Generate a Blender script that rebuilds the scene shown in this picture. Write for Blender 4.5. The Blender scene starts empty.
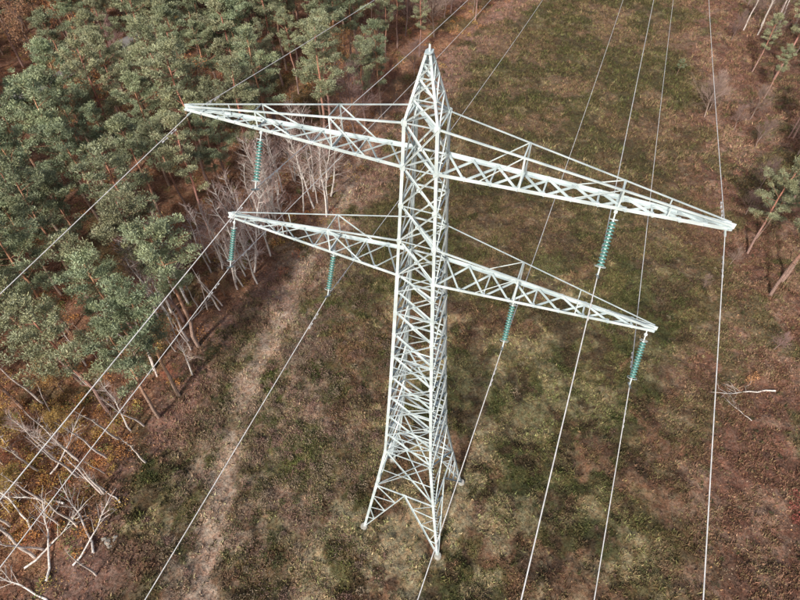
import bpy, math, numpy as np
from mathutils import Vector, Matrix
R=np.random.RandomState
scene=bpy.context.scene
scene.view_settings.view_transform='Standard'; scene.view_settings.look='None'; scene.view_settings.exposure=0
COL=scene.collection
# ---------------------------------------------------------------- helpers
def hsh(i,j,s):
    v=np.sin(i*127.1+j*311.7+s*74.7)*43758.5453
    return v-np.floor(v)
def vn(x,y,s,seed):
    x=np.asarray(x,float)/s+seed*3.17; y=np.asarray(y,float)/s-seed*1.73
    i=np.floor(x); j=np.floor(y); a=x-i; b=y-j
    a=a*a*(3-2*a); b=b*b*(3-2*b)
    return (hsh(i,j,seed)*(1-a)+hsh(i+1,j,seed)*a)*(1-b)+(hsh(i,j+1,seed)*(1-a)+hsh(i+1,j+1,seed)*a)*b
def fbm(x,y,s,seed,o=4):
    r=0;w=.5;t=0
    for k in range(o):
        r=r+w*vn(x,y,s/(2**k),seed+k);t+=w;w*=.6
    return r/t
def sm(a,b,x):
    t=np.clip((x-a)/(b-a),0,1); return t*t*(3-2*t)
def nrm(v): return v/np.maximum(np.linalg.norm(v,axis=-1,keepdims=True),1e-9)
def build(name,parts,mats,smooth=False,link=True):
    Vs=[];Fl=[];tot=[];Cs=[];mi=[];off=0
    for V,F,C,m in parts:
        V=np.asarray(V,float); F=np.asarray(F,int)
        if len(F)==0: continue
        C=np.asarray(C,float)
        if C.ndim==1: C=np.tile(C,(len(V),1))
        Vs.append(V);Cs.append(C);Fl.append((F+off).ravel());tot.append(np.full(len(F),F.shape[1]));mi.append(np.full(len(F),m))
        off+=len(V)
    V=np.concatenate(Vs);C=np.concatenate(Cs);L=np.concatenate(Fl);tot=np.concatenate(tot);mi=np.concatenate(mi)
    st=np.concatenate([[0],np.cumsum(tot)[:-1]])
    me=bpy.data.meshes.new(name)
    me.vertices.add(len(V));me.vertices.foreach_set('co',V.astype(np.float32).ravel())
    me.loops.add(len(L));me.loops.foreach_set('vertex_index',L.astype(np.int32))
    me.polygons.add(len(tot));me.polygons.foreach_set('loop_start',st.astype(np.int32));me.polygons.foreach_set('loop_total',tot.astype(np.int32))
    for mt in mats: me.materials.append(mt)
    me.polygons.foreach_set('material_index',mi.astype(np.int32))
    me.polygons.foreach_set('use_smooth',np.full(len(tot),smooth))
    ca=me.color_attributes.new('Col','FLOAT_COLOR','POINT')
    ca.data.foreach_set('color',np.concatenate([C,np.ones((len(C),1))],1).astype(np.float32).ravel())
    me.update(calc_edges=True)
    if not link: return me
    ob=bpy.data.objects.new(name,me);COL.objects.link(ob);return ob
def inst(name,me,loc,rot=(0,0,0),sc=(1,1,1),parent=None):
    ob=bpy.data.objects.new(name,me);COL.objects.link(ob)
    ob.location=loc;ob.rotation_euler=rot;ob.scale=sc
    if parent: ob.parent=parent
    return ob
def tubes(P0,P1,R0,R1,n=5):
    P0=np.asarray(P0,float);P1=np.asarray(P1,float);m=len(P0)
    R0=np.broadcast_to(R0,(m,)).astype(float);R1=np.broadcast_to(R1,(m,)).astype(float)
    d=nrm(P1-P0);ref=np.where(np.abs(d[:,2:3])>.9,np.array([[1.,0,0]]),np.array([[0,0,1.]]))
    a=nrm(np.cross(d,ref));b=np.cross(d,a)
    an=np.arange(n)*2*np.pi/n
    ring=a[:,None,:]*np.cos(an)[None,:,None]+b[:,None,:]*np.sin(an)[None,:,None]
    A=P0[:,None,:]+ring*R0[:,None,None];B=P1[:,None,:]+ring*R1[:,None,None]
    V=np.concatenate([A,B],1).reshape(-1,3)
    k=np.arange(n);k2=(k+1)%n
    F=np.stack([k,k2,k2+n,k+n],1)[None]+(np.arange(m)*2*n)[:,None,None]
    return V,F.reshape(-1,4)
def polytube(P,Rr,n=8):
    P=np.asarray(P,float);Rr=np.asarray(Rr,float);m=len(P)
    d=nrm(np.gradient(P,axis=0));ref=np.array([0,0,1.]) if abs(d[0,2])<.8 else np.array([1.,0,0])
    a=nrm(np.cross(d,ref));b=np.cross(d,a);an=np.arange(n)*2*np.pi/n
    V=(P[:,None]+(a[:,None]*np.cos(an)[None,:,None]+b[:,None]*np.sin(an)[None,:,None])*Rr[:,None,None]).reshape(-1,3)
    k=np.arange(n);k2=(k+1)%n
    F=(np.stack([k,k2,k2+n,k+n],1)[None]+(np.arange(m-1)*n)[:,None,None]).reshape(-1,4)
    return V,F
def blades(c,d,L,W,rs):
    n=len(c);r=rs.normal(size=(n,3));w=nrm(np.cross(d,r))
    L=np.broadcast_to(L,(n,))[:,None];W=np.broadcast_to(W,(n,))[:,None]
    V=np.stack([c-d*L/2,c+w*W/2,c+d*L/2,c-w*W/2],1).reshape(-1,3)
    return V,np.arange(4*n).reshape(-1,4)
def hz(x,y): return float(height(np.array(float(x)),np.array(float(y))))
# ---------------------------------------------------------------- materials
def mat(name):
    m=bpy.data.materials.new(name);m.use_nodes=True
    nt=m.node_tree;return m,nt,nt.nodes['Principled BSDF']
def attr_mat(name,rough=.8,objvar=.25,noise=0,nscale=8,hue=.03,spec=.3):
    m,nt,b=mat(name);N=nt.nodes;Lk=nt.links
    at=N.new('ShaderNodeAttribute');at.attribute_name='Col'
    out=at.outputs['Color']
    if objvar or hue:
        hs=N.new('ShaderNodeHueSaturation');Lk.new(out,hs.inputs['Color'])
        oi=N.new('ShaderNodeObjectInfo')
        mr=N.new('ShaderNodeMapRange');mr.inputs['To Min'].default_value=1-objvar;mr.inputs['To Max'].default_value=1+objvar
        Lk.new(oi.outputs['Random'],mr.inputs['Value']);Lk.new(mr.outputs[0],hs.inputs['Value'])
        m1=N.new('ShaderNodeMath');m1.operation='MULTIPLY';m1.inputs[1].default_value=7.31;Lk.new(oi.outputs['Random'],m1.inputs[0])
        m2=N.new('ShaderNodeMath');m2.operation='FRACT';Lk.new(m1.outputs[0],m2.inputs[0])
        mh=N.new('ShaderNodeMapRange');mh.inputs['To Min'].default_value=.5-hue;mh.inputs['To Max'].default_value=.5+hue*.2
        Lk.new(m2.outputs[0],mh.inputs['Value']);Lk.new(mh.outputs[0],hs.inputs['Hue'])
        out=hs.outputs['Color']
    if noise:
        tc=N.new('ShaderNodeTexCoord');nz=N.new('ShaderNodeTexNoise');nz.inputs['Scale'].default_value=nscale;nz.inputs['Detail'].default_value=6
        Lk.new(tc.outputs['Object'],nz.inputs['Vector'])
        m3=N.new('ShaderNodeMapRange');m3.inputs['From Min'].default_value=.3;m3.inputs['From Max'].default_value=.7
        m3.inputs['To Min'].default_value=1-noise;m3.inputs['To Max'].default_value=1+noise;Lk.new(nz.outputs['Fac'],m3.inputs['Value'])
        vm=N.new('ShaderNodeVectorMath');vm.operation='SCALE';Lk.new(out,vm.inputs[0]);Lk.new(m3.outputs[0],vm.inputs['Scale']);out=vm.outputs[0]
    Lk.new(out,b.inputs['Base Color']);b.inputs['Roughness'].default_value=rough
    b.inputs['Specular IOR Level'].default_value=spec
    return m
M_needle=attr_mat('pine_needles',.5,.24,hue=.06,spec=.45)
M_bark=attr_mat('bark',.9,.2,noise=.4,nscale=6)
M_leaf=attr_mat('autumn_leaves',.7,.25,hue=.03)
M_grass=attr_mat('dry_grass',.8,0,hue=0,spec=.15)
def simple(name,c,rough=.5,metal=0,var=.15,scale=5,c2=None):
    m,nt,b=mat(name);N=nt.nodes;Lk=nt.links
    tc=N.new('ShaderNodeTexCoord');nz=N.new('ShaderNodeTexNoise');nz.inputs['Scale'].default_value=scale;nz.inputs['Detail'].default_value=6
    Lk.new(tc.outputs['Object'],nz.inputs['Vector'])
    cr=N.new('ShaderNodeValToRGB');cr.color_ramp.elements[0].position=.35;cr.color_ramp.elements[1].position=.65
    cr.color_ramp.elements[0].color=tuple(v*(1-var) for v in c)+(1,);cr.color_ramp.elements[1].color=(tuple(v*(1+var) for v in c) if c2 is None else c2)+(1,)
    Lk.new(nz.outputs['Fac'],cr.inputs[0]);Lk.new(cr.outputs[0],b.inputs['Base Color'])
    b.inputs['Roughness'].default_value=rough;b.inputs['Metallic'].default_value=metal;return m
M_steel=simple('painted_galvanised_steel',(.42,.50,.52),.5,.05,.08,1.3,(.58,.66,.675))
M_glass=simple('green_glass_insulator',(.12,.28,.255),.15)
M_wire=simple('aluminium_conductor',(.70,.70,.70),.4,.1)
M_conc=simple('concrete',(.33,.32,.29),.9)
M_rock=simple('pale_stone',(.27,.25,.22),.9,var=.35,scale=3)
M_road=simple('worn_gravel',(.20,.19,.185),.9,var=.3,scale=1)
def ground_mat():
    m,nt,b=mat('heath_ground');N=nt.nodes;Lk=nt.links
    at=N.new('ShaderNodeAttribute');at.attribute_name='Col'
    tc=N.new('ShaderNodeTexCoord')
    def nz(s,d,lo,hi,a,c,ro=.65):
        n=N.new('ShaderNodeTexNoise');n.inputs['Scale'].default_value=s;n.inputs['Detail'].default_value=d;n.inputs['Roughness'].default_value=ro
        Lk.new(tc.outputs['Object'],n.inputs['Vector'])
        r=N.new('ShaderNodeMapRange');r.inputs['From Min'].default_value=lo;r.inputs['From Max'].default_value=hi
        r.inputs['To Min'].default_value=a;r.inputs['To Max'].default_value=c;Lk.new(n.outputs['Fac'],r.inputs['Value']);return n,r
    n1,r1=nz(.9,14,.34,.66,.45,1.6,.8);n2,r2=nz(4.5,10,.36,.64,.35,1.7,.8)  # mottled tone; its dark gaps also paint shade between tussocks into the colour
    mm=N.new('ShaderNodeMath');mm.operation='MULTIPLY';Lk.new(r1.outputs[0],mm.inputs[0]);Lk.new(r2.outputs[0],mm.inputs[1])
    vm=N.new('ShaderNodeVectorMath');vm.operation='SCALE';Lk.new(at.outputs['Color'],vm.inputs[0]);Lk.new(mm.outputs[0],vm.inputs['Scale'])
    n3,r3=nz(2.2,10,.44,.58,0,.85,.75)
    mx=N.new('ShaderNodeMix');mx.data_type='RGBA';mx.blend_type='MULTIPLY';Lk.new(r3.outputs[0],mx.inputs[0])
    Lk.new(vm.outputs[0],mx.inputs[6]);mx.inputs[7].default_value=(1.0,.75,.66,1)
    Lk.new(mx.outputs[2],b.inputs['Base Color']);b.inputs['Roughness'].default_value=.95;b.inputs['Specular IOR Level'].default_value=.1
    bp=N.new('ShaderNodeBump');bp.inputs['Strength'].default_value=1;bp.inputs['Distance'].default_value=.2
    Lk.new(n2.outputs['Fac'],bp.inputs['Height']);Lk.new(bp.outputs[0],b.inputs['Normal']);return m
M_ground=ground_mat()
# ---------------------------------------------------------------- terrain
EY=[-300,-30,1.8,17.6,32,54,83,105,180,600];EX=[-150,-38,-27.5,-23.0,-13.5,-4.5,9,23,62,260]
def ledge(y): return np.interp(y,EY,EX)
def redge(y): return np.interp(y,[-300,-8,22.7,66.8,108,600],[-110,23.5,38,54.5,67.5,250])
TR=np.array([(-14,-40),(-16.5,-16),(-17,-7),(-17.3,.7),(-16.8,10.8),(-13.4,25),(-7.7,44),(-.3,71),(6,92),(20,125),(60,215)],float)
def dpoly(x,y,P):
    d=np.full(np.shape(x),1e9)
    for a,b in zip(P[:-1],P[1:]):
        ab=b-a;t=np.clip(((x-a[0])*ab[0]+(y-a[1])*ab[1])/(ab@ab),0,1)
        d=np.minimum(d,np.hypot(x-a[0]-t*ab[0],y-a[1]-t*ab[1]))
    return d
def height(x,y):
    h=.9*(fbm(x,y,12,5,3)-.5)+.8*(fbm(x,y,2.8,9,3)-.5)+.42*(fbm(x,y,1.15,14,2)-.5)
    td=dpoly(x,y,TR);h=h-.2*np.exp(-(td/1.3)**2)
    r=np.hypot(x,y);return h*sm(1500,300,r)
def mixc(c,k,m): return c*(1-m[...,None])+np.array(k)*m[...,None]
def gcol(x,y):
    x=np.asarray(x,float);y=np.asarray(y,float)
    x0,y0=x,y
    wx=2.4*(fbm(x,y,1.9,301)-.5);wy=2.4*(fbm(x,y,1.9,311)-.5);x=x+wx;y=y+wy
    c=np.zeros(x.shape+(3,))+np.array([.108,.101,.050])
    a=fbm(x,y,8,21,5);b=fbm(x,y,2.6,31,5);d=fbm(x,y,1.5,37)
    c=mixc(c,(.155,.105,.070),sm(.46,.53,a))
    c=mixc(c,(.29,.25,.16),sm(.55,.61,b)*.7)
    c=mixc(c,(.052,.061,.027),sm(.52,.57,fbm(x,y,3.6,55,5))*.8)
    c=mixc(c,(.066,.046,.035),sm(.53,.59,d)*.7)
    c=mixc(c,(.076,.068,.037),sm(14,45,y)*.58)
    c=mixc(c,(.165,.118,.082),sm(.52,.58,fbm(x,y,6,63,5))*sm(15,45,y)*.7)
    near=np.exp(-((x-1)/9)**2-((y+2)/7)**2)+.8*np.exp(-((x+6)/5)**2-((y+5)/6)**2)
    c=mixc(c,(.33,.295,.195),np.clip(near,0,1)*sm(.42,.52,b)*.8)
    near2=np.exp(-((x-18)/11)**2-((y-10)/13)**2)
    c=mixc(c,(.24,.22,.13),near2*sm(.46,.55,b)*.6)
    le=ledge(y)
    pb=sm(11,2,x-le)*(sm(.38,.48,fbm(x,y,4.5,71,5)))
    c=mixc(c,(.230,.150,.126),pb*.85)
    pb2=np.exp(-((x+10.5)/4.5)**2-((y-7)/12)**2)*sm(.44,.52,fbm(x,y,3.3,77,5))
    c=mixc(c,(.30,.225,.178),pb2*.9)
    gp=np.exp(-((x+12)/7)**2-((y-12)/16)**2)*sm(.52,.58,fbm(x,y,2.9,83,5))
    c=mixc(c,(.092,.106,.040),gp*.85)
    ff=sm(1,-3,x-le+3*(a-.5))
    c=mixc(c,(.19,.11,.078),ff);c=mixc(c,(.28,.165,.105),ff*sm(.50,.57,b));c=mixc(c,(.09,.105,.04),ff*sm(.56,.62,a)*.5)
    re=redge(y);rs=sm(-9,2,x-re+12*(a-.5))
    c=mixc(c,(.165,.098,.076),rs*.92);c=mixc(c,(.24,.17,.13),rs*sm(.52,.59,b)*.7)
    c=mixc(c,(.085,.095,.045),rs*sm(.56,.61,fbm(x,y,5,91,5))*.6)
    td=dpoly(x0,y0,TR)+2.8*(fbm(x,y,2.0,101)-.5)+2.6*(fbm(x,y,5.5,102)-.5)
    brk=sm(.40,.52,fbm(x,y,3.5,105))
    tm=sm(1.5,.3,td);c=mixc(c,(.36,.295,.24),tm*(.3+.55*brk)*sm(90,45,y))
    tw=sm(6,1.5,td)*sm(.50,.58,fbm(x,y,2.2,111,5));c=mixc(c,(.34,.27,.22),tw*.6*sm(80,38,y))
    return c
xs=np.unique(np.concatenate([-np.geomspace(85,2500,26),np.arange(-85,-42,.9),np.arange(-42,52,.25),np.arange(52,110,.8),np.geomspace(110,2500,24)]))
ys=np.unique(np.concatenate([-np.geomspace(25,2500,24),np.arange(-25,-12,1.),np.arange(-12,50,.25),np.arange(50,125,.55),np.geomspace(125,2500,24)]))
X,Y=np.meshgrid(xs,ys,indexing='ij');nx,ny=X.shape
V=np.stack([X,Y,height(X,Y)],-1).reshape(-1,3)
i,j=np.meshgrid(np.arange(nx-1),np.arange(ny-1),indexing='ij');q=(i*ny+j).ravel()
F=np.stack([q,q+ny,q+ny+1,q+1],1)
build('ground',[(V,F,gcol(X,Y).reshape(-1,3),0)],[M_ground],smooth=True)
# ---------------------------------------------------------------- grass / heath cover
def cover(name,n,xr,yr,Lr,seed,dens,colmul=1.15,nb=4):
    rs=R(seed)
    x=rs.uniform(xr[0],xr[1],n);y=rs.uniform(yr[0],yr[1],n)
    k=(rs.rand(n)<dens(x,y))&(np.abs(x)<.95*(y+30)+14);x=x[k];y=y[k];n=len(x)
    c=gcol(x,y)*colmul*rs.uniform(.45,1.55,(n,1))
    gr=rs.rand(n,1);c=c*np.where(gr>.6,np.array([[.95,1.08,.78]]),np.array([[1.12,1.0,.90]]))
    s=rs.uniform(.5,1.5,n);z=height(x,y)-.03
    P=np.repeat(np.stack([x,y,z],1),nb,0);m=n*nb
    P[:,:2]+=rs.normal(size=(m,2))*.09*Lr/.3
    d=nrm(np.concatenate([rs.normal(size=(m,2))*.6,np.ones((m,1))],1))
    L=(np.repeat(s,nb)*rs.uniform(.5,1.3,m)*Lr)[:,None]
    w=nrm(np.cross(d,rs.normal(size=(m,3))))*rs.uniform(.2,.4,(m,1))*L
    V=np.stack([P-w/2,P+w/2,P+d*L],1).reshape(-1,3)
    C=np.repeat(np.repeat(c,nb,0)*rs.uniform(.85,1.15,(m,1)),3,0)
    return build(name,[(V,np.arange(3*m).reshape(-1,3),C,0)],[M_grass])
def dn(x,y):
    a=fbm(x,y,1.6,201);t=sm(.6,2.0,dpoly(x,y,TR))
    le=sm(-1,3,x-ledge(y));return (.08+1.3*sm(.42,.58,a))*(.25+.75*t)*(.15+.85*le)
cover('heath_grass',330000,(-42,52),(-14,42),.23,1,dn)
cover('heath_grass',130000,(-25,90),(42,125),.38,2,dn)
rs=R(5);n=120000
x=rs.uniform(-65,60,n);y=rs.uniform(-14,80,n)
k=((x<ledge(y)+3+6*(fbm(x,y,6,12)-.5))|((x>redge(y)-1)&(rs.rand(n)<.5)));x=x[k];y=y[k];n=len(x)
c=np.stack([x,y,height(x,y)+.03],1);d=nrm(np.concatenate([rs.normal(size=(n,2)),rs.normal(size=(n,1))*.25],1))
V,F=blades(c,d,rs.uniform(.10,.22,n),rs.uniform(.07,.14,n),rs)
pal=np.array([(.30,.155,.08),(.36,.20,.095),(.16,.09,.06),(.38,.27,.18),(.24,.12,.065)])
build('leaf_litter',[(V,F,np.repeat(pal[rs.randint(0,5,n)]*rs.uniform(.7,1.2,(n,1)),4,0),0)],[M_leaf])
def clumps(name,cx,cy,rad,hgt,cols,seed,nl=90,leaf=.2):
    rs=R(seed);n=len(cx);m=n*nl
    u=nrm(rs.normal(size=(m,3)));u[:,2]=np.abs(u[:,2]);r=rs.rand(m,1)**.4
    Rr=np.repeat(rad,nl);H=np.repeat(hgt,nl)
    P=np.stack([np.repeat(cx,nl)+u[:,0]*r[:,0]*Rr,np.repeat(cy,nl)+u[:,1]*r[:,0]*Rr,np.zeros(m)],1)
    P[:,2]=height(P[:,0],P[:,1])+u[:,2]*r[:,0]*H*rs.uniform(.6,1.2,m)
    d=nrm(u+rs.normal(size=(m,3))*.7)
    V,F=blades(P,d,rs.uniform(.7,1.5,m)*leaf,rs.uniform(.25,.55,m)*leaf,rs)
    C=np.repeat(np.repeat(cols,nl,0)*rs.uniform(.65,1.3,(m,1)),4,0)
    return build(name,[(V,F,C,0)],[M_leaf])
rs=R(8);n=3000
x=rs.uniform(-95,30,n);y=rs.uniform(-12,120,n)
x=np.concatenate([x,rs.uniform(-42,-27,220)]);y=np.concatenate([y,rs.uniform(-2,12,220)]);n=len(x)
k=(x<ledge(y)+2)&(x>-45-.8*y);cw=np.where(np.arange(n)>=3000,1,0)[k];x=x[k];y=y[k];n=len(x)
pal=np.array([(.44,.21,.065),(.46,.31,.09),(.17,.19,.06),(.29,.16,.09),(.24,.12,.08),(.34,.11,.05)])
ci=rs.choice(6,n,p=[.19,.14,.19,.22,.19,.07]);ci=np.where(cw==1,rs.choice([0,1,2,3],n,p=[.35,.3,.15,.2]),ci)
clumps('undergrowth',x,y,rs.uniform(.4,1.3,n),rs.uniform(.3,1.3,n),pal[ci],9,80,.17)
rs=R(18);n=620
x=rs.normal(-11,5.5,n);y=rs.normal(8,12,n);k=(dpoly(x,y,TR)>1.1)&(x>ledge(y))&(np.hypot(x,y)>4.5);x=x[k];y=y[k];n=len(x)
pal=np.array([(.26,.17,.13),(.21,.155,.115),(.32,.26,.175),(.095,.110,.047)])
clumps('dead_bracken',x,y,rs.uniform(.3,1.1,n),rs.uniform(.25,.8,n),pal[rs.randint(0,4,n)],19,110,.14)
rs=R(28);n=4600
x=rs.uniform(-12,95,n);y=rs.uniform(-12,120,n);k=((x>redge(y))|((fbm(x,y,9,7)>.44)))&(x>ledge(y));x=x[k];y=y[k];n=len(x)
pal=np.array([(.12,.125,.053),(.165,.11,.075),(.27,.235,.15),(.060,.072,.032)])
clumps('heather',x,y,rs.uniform(.15,.75,n)**1.2,rs.uniform(.12,.5,n),pal[rs.choice(4,n,p=[.23,.34,.14,.29])],29,55,.12)
# ---------------------------------------------------------------- trees
def pine(seed,H=18,crown=.45,Rc=3.0,dense=1.0):
    rs=R(seed);m=9;t=np.linspace(0,1,m)
    off=np.cumsum(rs.normal(size=(m,2))*.15,0);off-=off[0]
    P=np.stack([off[:,0],off[:,1],t*H-.3],1);rad=.18*(1-t)**.75+.025
    V,F=polytube(P,rad,8)
    low=np.array([.29,.205,.165]);up=np.array([.40,.22,.135])
    cc=low*(1-sm(.25,.55,t))[:,None]+up*sm(.25,.55,t)[:,None];parts=[(V,F,np.repeat(cc,8,0),0)]
    nl=int(29*dense);zf=crown+(1-crown)*np.sort(rs.rand(nl))**.85
    zf=np.concatenate([zf,rs.uniform(crown-.16,crown,5)])
    nl=len(zf);q=(zf-crown)/(1-crown)
    prof=np.where(q<.3,.6+1.3*np.clip(q,0,1),1.0*(1-np.clip((q-.3)/.7,0,1)**2.2)+.18)
    ln=Rc*prof*rs.uniform(.4,1.25,nl);ln[-5:]=rs.uniform(.5,1.6,5)
    az=np.arange(nl)*2.4+rs.uniform(-.6,.6,nl)
    el=rs.uniform(.05,.55,nl)+.5*np.clip(q,0,1)**2
    base=np.stack([np.interp(zf,t,P[:,0]),np.interp(zf,t,P[:,1]),zf*H-.3],1)
    d=np.stack([np.cos(az)*np.cos(el),np.sin(az)*np.cos(el),np.sin(el)],1)
    mid=base+d*ln[:,None]*.5+rs.normal(size=(nl,3))*.12;tip=base+d*ln[:,None]+np.array([0,0,.25])*ln[:,None]/3
    V,F=tubes(np.concatenate([base,mid]),np.concatenate([mid,tip]),np.concatenate([np.full(nl,.045),np.full(nl,.03)]),np.concatenate([np.full(nl,.03),np.full(nl,.012)]),4)
    parts.append((V,F,up*.6,0))
    T=[];S=[];B=[]
    for i in range(nl-5):
        k=max(3,int(2.7*ln[i]*dense)+2)
        u=rs.uniform(.38,1.05,k)
        p=base[i]+(tip[i]-base[i])*u[:,None]
        side=np.cross(d[i],[0,0,1]);p=p+side*(rs.uniform(-.6,.6,(k,1))*ln[i]*(.3+.4*(1-u[:,None])))+np.array([0,0,1])*rs.uniform(-.1,.45,(k,1))
        T.append(p);S.append(rs.uniform(.34,.68,k));B.append(np.repeat(base[i][None]+d[i]*ln[i]*.4,k,0))
    p=P[-1]+rs.normal(size=(9,3))*np.array([.6,.6,.35]);T.append(p);S.append(rs.uniform(.4,.6,9));B.append(np.repeat(P[-2][None],9,0))
    T=np.concatenate(T);S=np.concatenate(S);B=np.concatenate(B);nt=len(T)
    V,F=tubes(B,T,.014,.008,3);parts.append((V,F,up*.4,0))
    nb=68;m=nt*nb
    u=nrm(rs.normal(size=(m,3)));r=rs.rand(m,1)**.4
    c=np.repeat(T,nb,0)+u*r*np.repeat(S,nb)[:,None]*np.array([1,1,.6])
    dd=nrm(u*.9+np.array([0,0,.5])+rs.normal(size=(m,3))*.4)
    V,F=blades(c,dd,rs.uniform(.15,.30,m),rs.uniform(.045,.09,m),rs)
    tc=np.array([.200,.246,.158])*rs.uniform(.65,1.3,(nt,1))+rs.uniform(0,.06,(nt,1))*np.array([[1,.85,.1]])
    C=np.repeat(tc,nb,0)*rs.uniform(.7,1.3,(m,1))
    parts.append((V,F,np.repeat(C,4,0),1))
    return build('pine_tree_mesh',parts,[M_bark,M_needle],link=False)
def bare(seed,H=11,spread=.8,col=(.66,.62,.58),twig=(.34,.26,.23),leaf=None,nleaf=0,r0=.12,n1=26,n3=480,start=.3,bend=.14):
    rs=R(seed);m=9;t=np.linspace(0,1,m)
    off=np.cumsum(rs.normal(size=(m,2))*bend,0);off-=off[0]
    P=np.stack([off[:,0],off[:,1],t*H-.3],1)
    V,F=polytube(P,r0*(1-t)**.8+.012,7)
    cc=np.array(col)*(1-.3*t)[:,None];parts=[(V,F,np.repeat(cc,7,0),0)]
    f=rs.uniform(start,.97,n1);b0=np.stack([np.interp(f,t,P[:,k]) for k in range(3)],1)
    az=rs.uniform(0,6.283,n1);el=rs.uniform(.45,1.15,n1)
    d=np.stack([np.cos(az)*np.cos(el),np.sin(az)*np.cos(el),np.sin(el)],1)
    ln=H*.30*spread*(1.15-f)*rs.uniform(.7,1.3,n1)+.5*spread
    e0=b0+d*ln[:,None]
    V,F=tubes(b0,e0,r0*.3,.010,4);parts.append((V,F,np.array(col)*.7,0))
    def child(b,e,n,k,ra,rb,c,ns):
        i=rs.randint(0,len(b),n);u=rs.uniform(.25,1,(n,1));s=b[i]+(e[i]-b[i])*u
        L=np.linalg.norm(e[i]-b[i],axis=1,keepdims=True)
        dd=nrm(nrm(e[i]-b[i])+rs.normal(size=(n,3))*.55+np.array([0,0,.25]))
        ee=s+dd*L*k*rs.uniform(.5,1.1,(n,1));V,F=tubes(s,ee,ra,rb,ns);parts.append((V,F,c,0));return s,ee
    b1,e1=child(b0,e0,n3//4,.6,.014,.006,np.array(twig)*1.1,3)
    b2,e2=child(b1,e1,n3,.75,.009,.004,np.array(twig),3)
    mats=[M_bark]
    if leaf is not None:
        n=nleaf;i=rs.randint(0,len(b2),n);c=b2[i]+(e2[i]-b2[i])*rs.uniform(.2,1.1,(n,1))+rs.normal(size=(n,3))*.16
        V,F=blades(c,nrm(rs.normal(size=(n,3))),rs.uniform(.12,.22,n),rs.uniform(.07,.14,n),rs)
        lc=np.array(leaf);C=lc[rs.randint(0,len(lc),n)]*rs.uniform(.7,1.3,(n,1))
        parts.append((V,F,np.repeat(C,4,0),1));mats=[M_bark,M_leaf]
    return build('bare_tree_mesh',parts,mats,link=False)
pines=[pine(100+k,H=18+(-1)**k*(k%3)*.6,crown=[.44,.48,.40,.52,.42,.5,.46,.38][k],Rc=[3.0,2.6,3.4,2.6,3.2,2.8,3.5,3.0][k]) for k in range(8)]
birches=[bare(200+k,H=12,spread=[.6,.8,.7,.9][k]) for k in range(4)]
snags=[bare(260+k,H=9,spread=.28,col=(.60,.54,.49),twig=(.44,.38,.34),r0=.12,n1=9,n3=20,start=.5,bend=.06) for k in range(3)]
bares=[bare(220+k,H=9,spread=1.3,col=(.28,.21,.18),twig=(.25,.18,.155),n3=1300,start=.2) for k in range(3)]
OR=[(.42,.19,.07),(.36,.20,.08),(.30,.14,.06)];YE=[(.50,.34,.09),(.42,.31,.10),(.34,.24,.08)];BR=[(.28,.15,.08),(.33,.20,.10),(.23,.14,.08)]
autumn=[bare(240+k,H=9,spread=1.25,col=(.24,.18,.15),twig=(.18,.13,.11),leaf=[OR,YE,BR][k],nleaf=[3600,5500,4500][k],n3=1000,start=.22) for k in range(3)]
def put(name,me,x,y,s=1,rz=0,tilt=(0,0),w=1):
    return inst(name,me,(x,y,hz(x,y)),(tilt[0],tilt[1],rz),(s*w,s*w,s))
rs=R(77)
front=[(-24.6,9.3),(-23.2,11.7),(-22.5,17.8),(-29.9,10.2),(-38.4,10.7),(-27,14.5),(-33.5,13.5),(-25,21.5),(-35,18),(-29.5,19.5)]
for (x,y) in front:
    put('pine_tree',pines[rs.randint(8)],x,y,rs.uniform(.86,1.02),rs.uniform(0,6.28),rs.normal(size=2)*.03,rs.uniform(.95,1.1))
sp=5.35;gy=8
while gy<170:
    gx=-210+rs.rand()*sp
    while gx<ledge(gy)+1:
        x=gx+rs.uniform(-2,2);y=gy+rs.uniform(-2,2);gx+=sp if y<115 else sp*1.3
        if x< -(.86*(y+18)+36): continue
        e=ledge(y)
        if x>e-.5: continue
        if x>-46 and y<12: continue
        if min((x-a)**2+(y-b)**2 for a,b in front)<11: continue
        if x>-30 and 19<y<46 and x>e-11: continue
        if math.hypot(x+61,y-62)<10 or abs((x+66)*.85-(y-68)*.52)<3 and 50<y<90 and x<-50: continue
        r=rs.rand();strip=(y>64 and x>e-13)
        if strip:
            if r<.24: put('pine_tree',pines[rs.randint(8)],x,y,rs.uniform(.5,.9),rs.uniform(0,6.28))
            elif r<.68: put('bare_tree',bares[rs.randint(3)],x,y,rs.uniform(.7,1.2),rs.uniform(0,6.28))
            elif r<.84: put('autumn_tree',autumn[rs.choice([0,2,1],p=[.3,.6,.10])],x,y,rs.uniform(.45,.8),rs.uniform(0,6.28))
        else:
            if r<.73: put('pine_tree',pines[rs.randint(8)],x,y,rs.uniform(.74,1.1),rs.uniform(0,6.28),rs.normal(size=2)*.035,rs.uniform(.98,1.15))
            elif r<.81: put('bare_tree',bares[rs.randint(3)],x,y,rs.uniform(.9,1.4),rs.uniform(0,6.28))
            elif r<.91: put('autumn_tree',autumn[rs.choice([0,2,1],p=[.4,.35,.25])],x,y,rs.uniform(.9,1.4),rs.uniform(0,6.28))
    gy+=sp
for k in range(52):
    y=rs.uniform(20,47);x=ledge(y)-rs.uniform(-.8,11)
    put('birch_tree',birches[rs.randint(4)],x,y,rs.uniform(.7,1.08),rs.uniform(0,6.28),rs.normal(size=2)*.07)
for (x,y,s) in [(-34,6.5,.7),(-38,5,.75),(-27,8,.7),(-22.3,14,.7),(-31,5,.55)]:
    put('birch_tree',birches[rs.randint(4)],x,y,s,rs.uniform(0,6.28),rs.normal(size=2)*.09)
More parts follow.
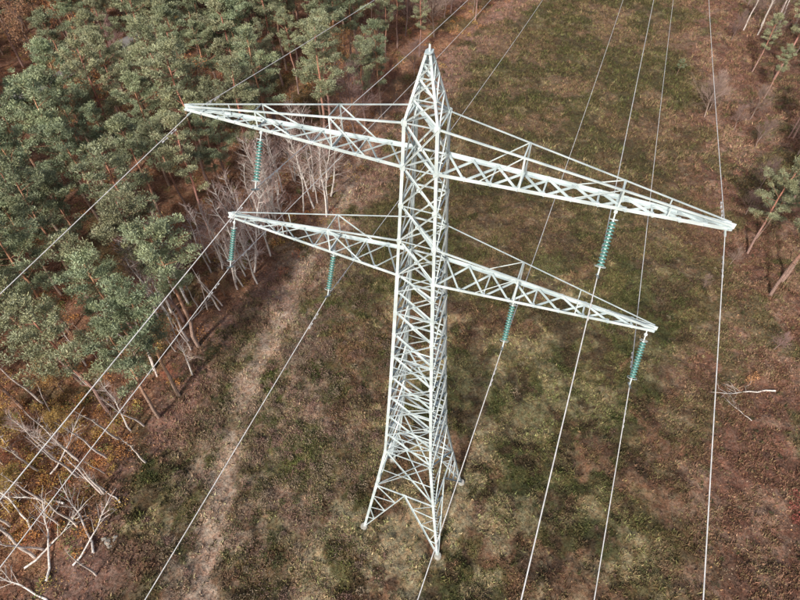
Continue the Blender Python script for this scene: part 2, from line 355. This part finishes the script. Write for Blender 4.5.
for (x,y,s) in [(-27.8,1.8,.8),(-30.5,3.5,1.),(-33,5,.9),(-24.5,4.5,.75),(-29,-1,.8),(-26,-5,.7)]:
    put('dead_tree',snags[rs.randint(3)],x,y,s,rs.uniform(0,6.28),rs.normal(size=2)*.06)
for k in range(46):
    y=rs.uniform(-6,26);x=ledge(y)-rs.uniform(-.8,12)
    put('dead_tree',snags[rs.randint(3)],x,y,rs.uniform(.45,1.1),rs.uniform(0,6.28),rs.normal(size=2)*.10)
for (x,y,s,k) in [(-37.5,6.5,.6,1),(-40,9,.65,0),(-35,12.5,.5,1),(-43,13,.6,1),(-33,16.5,.5,2),(-21,25,.4,2),(-39,3.5,.5,1),(-36,5,.35,0),(-35.5,2.5,.4,1),(-33,8,.4,1),(-4,101,.7,0),(-8,99,.6,0),(-62,90,1.2,0),(-24,13,.3,0)]:
    put('autumn_tree',autumn[k],x,y,s,rs.uniform(0,6.28))
# right-hand wood
for (x,y,s) in [(45.3,32.4,.52),(42.3,22.6,.95),(45,25,1.0),(47,19,.9),(51,29,1.0),(54,40,.8),(47.5,14,.9),(62,66,.5),(60,54,.6),(64,75,.55),(43.2,30,.7)]:
    put('pine_tree',pines[rs.randint(8)],x,y,s,rs.uniform(0,6.28))
gy=-30
while gy<170:
    gx=redge(gy)+11
    while gx<redge(gy)+70:
        x=gx+rs.uniform(-1.8,1.8);y=gy+rs.uniform(-1.8,1.8);gx+=5.6
        if y<40 and x<52: continue
        r=rs.rand();far=x-redge(y)
        if r<(.5 if far>22 else .2): put('pine_tree',pines[rs.randint(8)],x,y,rs.uniform(.7,1.0),rs.uniform(0,6.28))
        elif r<.72: put('bare_tree',bares[rs.randint(3)],x,y,rs.uniform(.8,1.3),rs.uniform(0,6.28))
        elif r<.78: put('dead_tree',snags[rs.randint(3)],x,y,rs.uniform(.8,1.2),rs.uniform(0,6.28))
        elif r<.86: put('autumn_tree',autumn[2],x,y,rs.uniform(.7,1.2),rs.uniform(0,6.28))
    gy+=5.6
for (x,y,s) in [(50,61,.8),(51.5,63,.65),(53,57,.45),(50,42,.5),(46,37,.45),(39,15,.3),(54,52,.5),(57,60,.6),(48,35,.5),(66,88,.6),(72,95,.8),(35,24,.22),(40,28,.3),(42,5,.35),(44,17,.4)]:
    put('bare_tree',bares[rs.randint(3)],x,y,s,rs.uniform(0,6.28))
for (x,y,s) in [(70,92,1.1),(72,90,1.2),(74,93,1.1),(76,91,1.2),(78,95,1.2),(80,92,1.1)]:
    put('dead_tree',snags[rs.randint(3)],x,y,s,rs.uniform(0,6.28))
put('pine_tree',pines[2],41,108,.4,1.)
put('pine_tree',pines[4],50,74,.16,1.,w=1.5)
clumps('red_shrub',np.array([33,33.7,32.8]),np.array([-1.4,-.4,-2.4]),np.array([.6,.7,.5]),np.array([1.0,1.2,.8]),np.array([(.25,.08,.06)]*3),40,160,.15)
clumps('orange_shrub',np.array([34.9,35.6]),np.array([11.4,11.8]),np.array([.5,.45]),np.array([.8,.6]),np.array([(.36,.21,.09)]*2),41,130,.16)
deadw=bare(300,H=8,spread=.8,col=(.66,.62,.58),twig=(.50,.45,.41),n1=12,n3=45,r0=.09)
def fallen(x,y,az,s=1,up=.05):
    ob=inst('fallen_tree',deadw,(x,y,hz(x,y)+.2));ob.scale=(s,s,s)
    dv=Vector((math.cos(az)*math.cos(up),math.sin(az)*math.cos(up),math.sin(up)));ob.rotation_euler=dv.to_track_quat('Z','Y').to_euler()
for a in [(-27,-3,2.2,1.0,.10),(-30,-5,1.9,1.0,.1),(-33,-1,2.4,.9,.2),(-29,-7,2.7,.9,.05),(-33,4,1.2,.8,.3),(-26,1,2.6,.7,.08),(-31,1,3.0,.9,.05),(-28,-4,1.2,.8,.15),(-32,-4,.9,.9,.1),(36.8,10.2,3.2,.9,.05),(33,7,2.2,.4,.05),(-25,20,1.,.8,.05)]: fallen(*a)
def rock(seed,s):
    rs=R(seed);import bmesh
    bm=bmesh.new();bmesh.ops.create_icosphere(bm,subdivisions=3,radius=s)
    ax=rs.uniform(.6,1.2,3)
    for v in bm.verts:
        p=v.co/s;k=1+.35*math.sin(p.x*3.1+seed)*math.cos(p.y*2.7+seed*2)+.18*math.sin(p.z*7+p.x*5)
        v.co=Vector((p.x*ax[0],p.y*ax[1],p.z*ax[2]*.6))*s*k
    me=bpy.data.meshes.new('stone');bm.to_mesh(me);bm.free();me.materials.append(M_rock);return me
rp=bpy.data.objects.new('stone_pile',None);COL.objects.link(rp);rp.location=(-25.9,-2.4,hz(-25.9,-2.4))
for k,(x,y,s) in enumerate([(0,0,.3),(.5,.3,.22),(-.45,.3,.2),(.3,-.4,.16)]):
    inst('stone_%d'%(k+1),rock(k+3,s),(x,y,0),(0,0,k),parent=rp)
P=np.array([(-74,54),(-69,62),(-66,67),(-62,73.5),(-57,82),(-50,94)],float)
V=[]
for p in P:
    for dx in (-1.7,1.7): V.append((p[0]+dx*.85,p[1]-dx*.5,.62))
build('forest_road',[(np.array(V),np.array([[2*i,2*i+1,2*i+3,2*i+2] for i in range(5)]),np.array([.22,.21,.21]),0)],[M_road])
# ---------------------------------------------------------------- pylon
TH=-.398
ux=np.array([math.cos(TH),math.sin(TH),0]);uy=np.array([-math.sin(TH),math.cos(TH),0])
class Lat:
    def __init__(s): s.V=[];s.F=[];s.n=0
    def m(s,p0,p1,w,ra=None,rb=None):
        p0=np.array(p0,float);p1=np.array(p1,float);d=p1-p0;L=np.linalg.norm(d)
        if L<1e-4: return
        d/=L
        if ra is None: ra=np.array([0,0,1.]) if abs(d[2])<.8 else np.array([1.,0,0])
        a=np.array(ra,float);a=a-d*(a@d);a/=np.linalg.norm(a);b=np.cross(d,a)
        if rb is not None and b@np.array(rb,float)<0: b=-b
        t=w*.16;pr=[(0,0),(w,0),(w,t),(t,t),(t,w),(0,w)]
        sh=-.25*w
        for p in (p0,p1):
            for (u,v) in pr: s.V.append(p+a*(u+sh)+b*(v+sh))
        for k in range(6):
            k2=(k+1)%6;s.F.append((s.n+k,s.n+k2,s.n+6+k2,s.n+6+k))
        for o in (0,6): s.F.append((s.n+o,s.n+o+1,s.n+o+2,s.n+o+3));s.F.append((s.n+o,s.n+o+3,s.n+o+4,s.n+o+5))
        s.n+=12
    def plate(s,c,nv,w,h):
        c=np.array(c,float);nv=nrm(np.array(nv,float));up=np.array([0,0,1.]) if abs(nv[2])<.9 else np.array([1.,0,0])
        a=nrm(np.cross(nv,up));b=np.cross(nv,a)
        for o in (-.012,.012):
            for (u,v) in ((-1,-.7),(-.3,-1),(1,-.7),(1,.7),(.3,1),(-1,.7)): s.V.append(c+nv*o+a*u*w/2+b*v*h/2)
        n=s.n
        for o in (0,6): s.F.append((n+o,n+o+1,n+o+2,n+o+3));s.F.append((n+o,n+o+3,n+o+4,n+o+5))
        for k in range(6):
            k2=(k+1)%6;s.F.append((n+k,n+k2,n+6+k2,n+6+k))
        s.n+=12
    def mesh(s,name): return build(name,[(np.array(s.V),np.array(s.F),np.array([.6,.6,.6]),0)],[M_steel],link=False)
ZA,ZB,ZA2,ZB2=35.63,29.78,37.5,31.9
def wid(z): return float(np.interp(z,[0,7.5,12.5,20,25,ZB,ZA,ZA2,39.8],[6.64,4.65,3.4,2.65,2.2,1.82,1.42,1.32,.2]))/2
CR=[(1,1),(-1,1),(-1,-1),(1,-1)]
def cor(k,z): h=wid(z);return np.array([CR[k%4][0]*h,CR[k%4][1]*h,z])
body=Lat()
lv=[0,7.5,12.5]+[12.5+(ZB-12.5)*(1-(1-f)**1.25) for f in np.linspace(0,1,10)[1:]]+[ZB2,33.8,ZA,ZA2]
lv=sorted(lv)
for k in range(4):
    for a,b in zip(lv[:-1],lv[1:]):
        w=.20 if a<12 else (.18 if a<29 else .135)
        body.m(cor(k,a),cor(k,b),w,(-CR[k][0],0,0),(0,-CR[k][1],0))
    body.m(cor(k,ZA2),cor(k,39.8),.095,(-CR[k][0],0,0),(0,-CR[k][1],0))
    nf=nrm(np.array(CR[k],float)+np.array(CR[(k+1)%4],float));nf=np.array([nf[0],nf[1],0])
    for ii,(a,b) in enumerate(zip(lv[:-1],lv[1:])):
        A0,B0,A1,B1=cor(k,a),cor(k+1,a),cor(k,b),cor(k+1,b)
        if a==0:
            ap=(A1+B1)/2
            for f0,f1 in ((A0,A1),(B0,B1)):
                body.m(f0,ap,.11,nf)
                for u,v in ((.25,.27),(.5,.54),(.76,.79)):
                    lg=f0+(f1-f0)*u;dg=f0+(ap-f0)*v
                    body.m(lg,dg,.06,nf)
                    lg2=f0+(f1-f0)*min(1,u+.25);body.m(dg,lg2,.06,nf)
            body.m(A1,B1,.10,nf);body.plate(ap,nf,.4,.3)
        else:
            w=.085 if a<27 else .068
            body.m(A0+nf*.02,B1+nf*.02,w,nf);body.m(B0-nf*.07,A1-nf*.07,w,nf)
            if b in(12.5,ZB,ZB2,ZA,ZA2) or ii%2==0: body.m(A1,B1,w*.9,nf)
            c=(A0+B0+A1+B1)/4
            if a<25:
                body.m((A0+A1)/2,c,.05,nf);body.m((B0+B1)/2,c,.05,nf)
            body.plate(c,nf,.17,.17)
            for p in (A1,B1): body.plate(p+nf*.03+(c-p)*.06*np.array([1,1,0]),nf,.22,.28)
    zz=[ZA2,38.35,39.05,39.5]
    for a,b in zip(zz[:-1],zz[1:]):
        body.m(cor(k,a),cor(k+1,b),.055,nf);body.m(cor(k+1,a)-nf*.04,cor(k,b)-nf*.04,.055,nf);body.m(cor(k,b),cor(k+1,b),.05,nf)
for z in (7.5,12.5,lv[6],ZB,ZB2,ZA,ZA2):
    body.m(cor(0,z),cor(2,z),.08);body.m(cor(1,z)-np.array([0,0,.1]),cor(3,z)-np.array([0,0,.1]),.08)
body.plate((0,0,39.85),(0,0,1),.4,.3);body.m((0,0,39.7),(0,0,40.1),.07)
for z in np.arange(3,37,.42):
    p=cor(3,z);body.m(p,p+np.array([.20,0,0]),.025)
arms=Lat()
def arm(sg,L,z0,z1,posts,n):
    h0=wid(z0);h1=wid(z1);ty=.12
    def bp(f,s): return np.array([sg*(h0+(L-h0)*f),s*(h0+(ty-h0)*f),z0])
    def tp(f,s): return np.array([sg*(h1+(L-h1)*f),s*(h1+(ty*.8-h1)*f),z1+(z0+.16-z1)*f])
    for s in (1,-1):
        arms.m(bp(0,s),bp(1,s),.14,(0,-s,0),(0,0,1))
        arms.m(tp(0,s),tp(1,s),.06,(0,-s,0),(0,0,-1))
    fr=1-(1-np.linspace(0,1,n+1))**1.08
    for i in range(n):
        a,b=fr[i],fr[i+1]
        arms.m(bp(a,1)+[0,0,.03],bp(b,-1)+[0,0,.03],.068,(0,0,1))
        arms.m(bp(a,-1)-[0,0,.05],bp(b,1)-[0,0,.05],.068,(0,0,1)) if i<n-1 else None
        if i%2==1: arms.m(bp(b,1),bp(b,-1),.068,(0,0,1))
        for s in(1,-1): arms.plate(bp(b,s)+[0,0,.05],(0,0,1),.22,.15)
    pf=[(p-h0)/(L-h0) for p in posts];prev=0
    for q,f in enumerate(pf):
        g=(posts[q]-h1)/(L-h1)
        for s in (1,-1):
            arms.m(bp(f,s),tp(g,s),.065);arms.m(tp(g,s),bp((f+prev)/2,s),.045)
        arms.m(tp(g,1),tp(g,-1),.06);arms.m(bp(f,1),tp(g,-1),.045)
        arms.m(bp(f,1),bp(f,-1),.12)
        prev=f
    for s in (1,-1): arms.m(bp(prev+(1-prev)*.45,s),tp(prev+(1-prev)*.45,s),.045)
    arms.plate((sg*(L-.1),0,z0+.08),(0,1,0),.5,.3);arms.plate((sg*(L-.08),0,z0+.02),(0,0,1),.42,.32)
LA,LB,SU,SI=10.87,10.32,7.22,4.46
for sg in (1,-1):
    arm(sg,LA,ZA,ZA2,[3.75,SU],11)
    arm(sg,LB,ZB,ZB2,[SI],9)
bodyM=body.mesh('lattice_body');armM=arms.mesh('crossarms')
def revolve(prof,n,cx=0,cy=0):
    prof=np.array(prof,float);an=np.arange(n)*2*np.pi/n
    V=np.stack([cx+prof[:,0:1]*np.cos(an),cy+prof[:,0:1]*np.sin(an),np.repeat(prof[:,1:2],n,1)],-1).reshape(-1,3)
    k=np.arange(n);k2=(k+1)%n
    F=(np.stack([k,k2,k2+n,k+n],1)[None]+(np.arange(len(prof)-1)*n)[:,None,None]).reshape(-1,4);return V,F
HL=2.66
parts=[];G=np.array([.1,.3,.3])
for k in range(13):
    z=-.70-k*.128
    V,F=revolve([(.03,z+.05),(.05,z+.045),(.12,z+.0),(.145,z-.03),(.13,z-.04),(.09,z-.02),(.03,z-.035)],12);parts.append((V,F,G,0))
    V,F=revolve([(.04,z+.085),(.045,z+.04),(.03,z-.06)],6);parts.append((V,F,G,1))
V,F=tubes([(0,0,.05),(0,0,-2.3),(0,-.3,-HL-.02),(-.06,0,-.3)],[(0,0,-.7),(0,0,-HL),(0,.3,-HL-.02),(.06,0,-.3)],[.028,.03,.045,.06],[.028,.03,.045,.06],6)
parts.append((V,F,G,1))
an=np.arange(12)*2*np.pi/12
for zr,rr in ((-2.32,.2),(-.58,.16)):
    ring=np.stack([rr*np.cos(an),rr*np.sin(an),np.full(12,zr)],1)
    V,F=tubes(ring,np.roll(ring,-1,0),.014,.014,5);parts.append((V,F,G,1))
insM=build('insulator_string',parts,[M_glass,M_steel],link=False)
clM=build('wire_clamp',[tubes([(0,0,.05),(0,-.25,-.2)],[(0,0,-.2),(0,.25,-.2)],[.025,.04],[.025,.04],6)+(G,0)],[M_steel],link=False)
fnd=[]
for k in range(4):
    c=cor(k,0);V,F=revolve([(.0,.12),(.26,.12),(.30,.06),(.32,-.9)],12,c[0],c[1]);fnd.append((V,F,G,0))
fndM=build('foundations',fnd,[M_conc],link=False)
ph=[(SU,ZA),(-SU,ZA),(LB-.2,ZB),(-LB+.2,ZB),(SI,ZB),(-SI,ZB)]
gw=[(LA-.05,ZA),(-LA+.05,ZA)]
SW=np.array([.069,-1.512,-2.19])
swq=Vector((-SW[0],-SW[1],-SW[2])).to_track_quat('Z','Y').to_euler()
SP=300.
for v in (0,SP,-SP):
    o=uy*v
    e=bpy.data.objects.new('electricity_pylon',None);COL.objects.link(e);e.location=o;e.rotation_euler=(0,0,TH)
    for nm,me in (('lattice_body',bodyM),('crossarms',armM),('foundations',fndM)): inst(nm,me,(0,0,0),parent=e)
    for s,z in ph: inst('insulator_string',insM,(s,0,z-.02),swq,parent=e)
    for s,z in gw: inst('wire_clamp',clM,(s,0,z),parent=e)
def wire(name,s,y0,z,rad):
    parts=[]
    for d,kk in ((1,.127),(-1,.064)):
        t=np.concatenate([np.linspace(0,.2,60),np.linspace(.2,1,50)[1:]])
        P=ux[None]*s+uy[None]*(y0+d*t*SP)[:,None]+ux[None]*(.0135*d*t*SP*(1-t))[:,None];P[:,2]=z-kk*SP*t*(1-t)
        V,F=polytube(P,np.full(len(t),rad),6);parts.append((V,F,G,0))
        for q in (1.3,1.9):
            c=ux*s+uy*(y0+d*q);c[2]=z-kk*q-.08
            V,F=tubes([c-uy*.18,c-uy*.18,c+uy*.08],[c+uy*.18,c-uy*.08,c+uy*.18],[.010,.035,.035],[.010,.035,.035],6);parts.append((V,F,G,0))
    return build(name,parts,[M_wire],smooth=True)
for s,z in ph: wire('overhead_conductor',s+SW[0],SW[1],z+SW[2],.020)
for s,z in gw: wire('ground_wire',s,0,z-.2,.016)
# ---------------------------------------------------------------- light
el=math.radians(38);azr=math.radians(205)
sd=Vector((math.sin(azr)*math.cos(el),math.cos(azr)*math.cos(el),math.sin(el)))
w=bpy.data.worlds.new('World');scene.world=w;w.use_nodes=True;nt=w.node_tree
sk=nt.nodes.new('ShaderNodeTexSky');sk.sky_type='NISHITA';sk.sun_disc=False;sk.sun_elevation=el;sk.sun_rotation=azr
sk.dust_density=5;sk.air_density=1;sk.ozone_density=.4
bg=nt.nodes['Background'];bg.inputs[1].default_value=.13;nt.links.new(sk.outputs[0],bg.inputs[0])
sl=bpy.data.lights.new('sun','SUN');sl.energy=4.5;sl.angle=math.radians(4);sl.color=(1,.945,.86)
so=bpy.data.objects.new('sun',sl);COL.objects.link(so);so.rotation_euler=sd.to_track_quat('Z','Y').to_euler();so.location=(50,-30,80)
# ---------------------------------------------------------------- camera
cd=bpy.data.cameras.new('camera');cd.sensor_width=36;cd.lens=24.66;cd.clip_end=6000;cd.clip_start=.1
co=bpy.data.objects.new('camera',cd);COL.objects.link(co);co.location=(-1.446,-17.805,48.131)
co.rotation_euler=(Matrix.Rotation(-.023,3,'Z')@Matrix.Rotation(math.pi/2-.860,3,'X')@Matrix.Rotation(-.010,3,'Z')).to_euler()
scene.camera=co
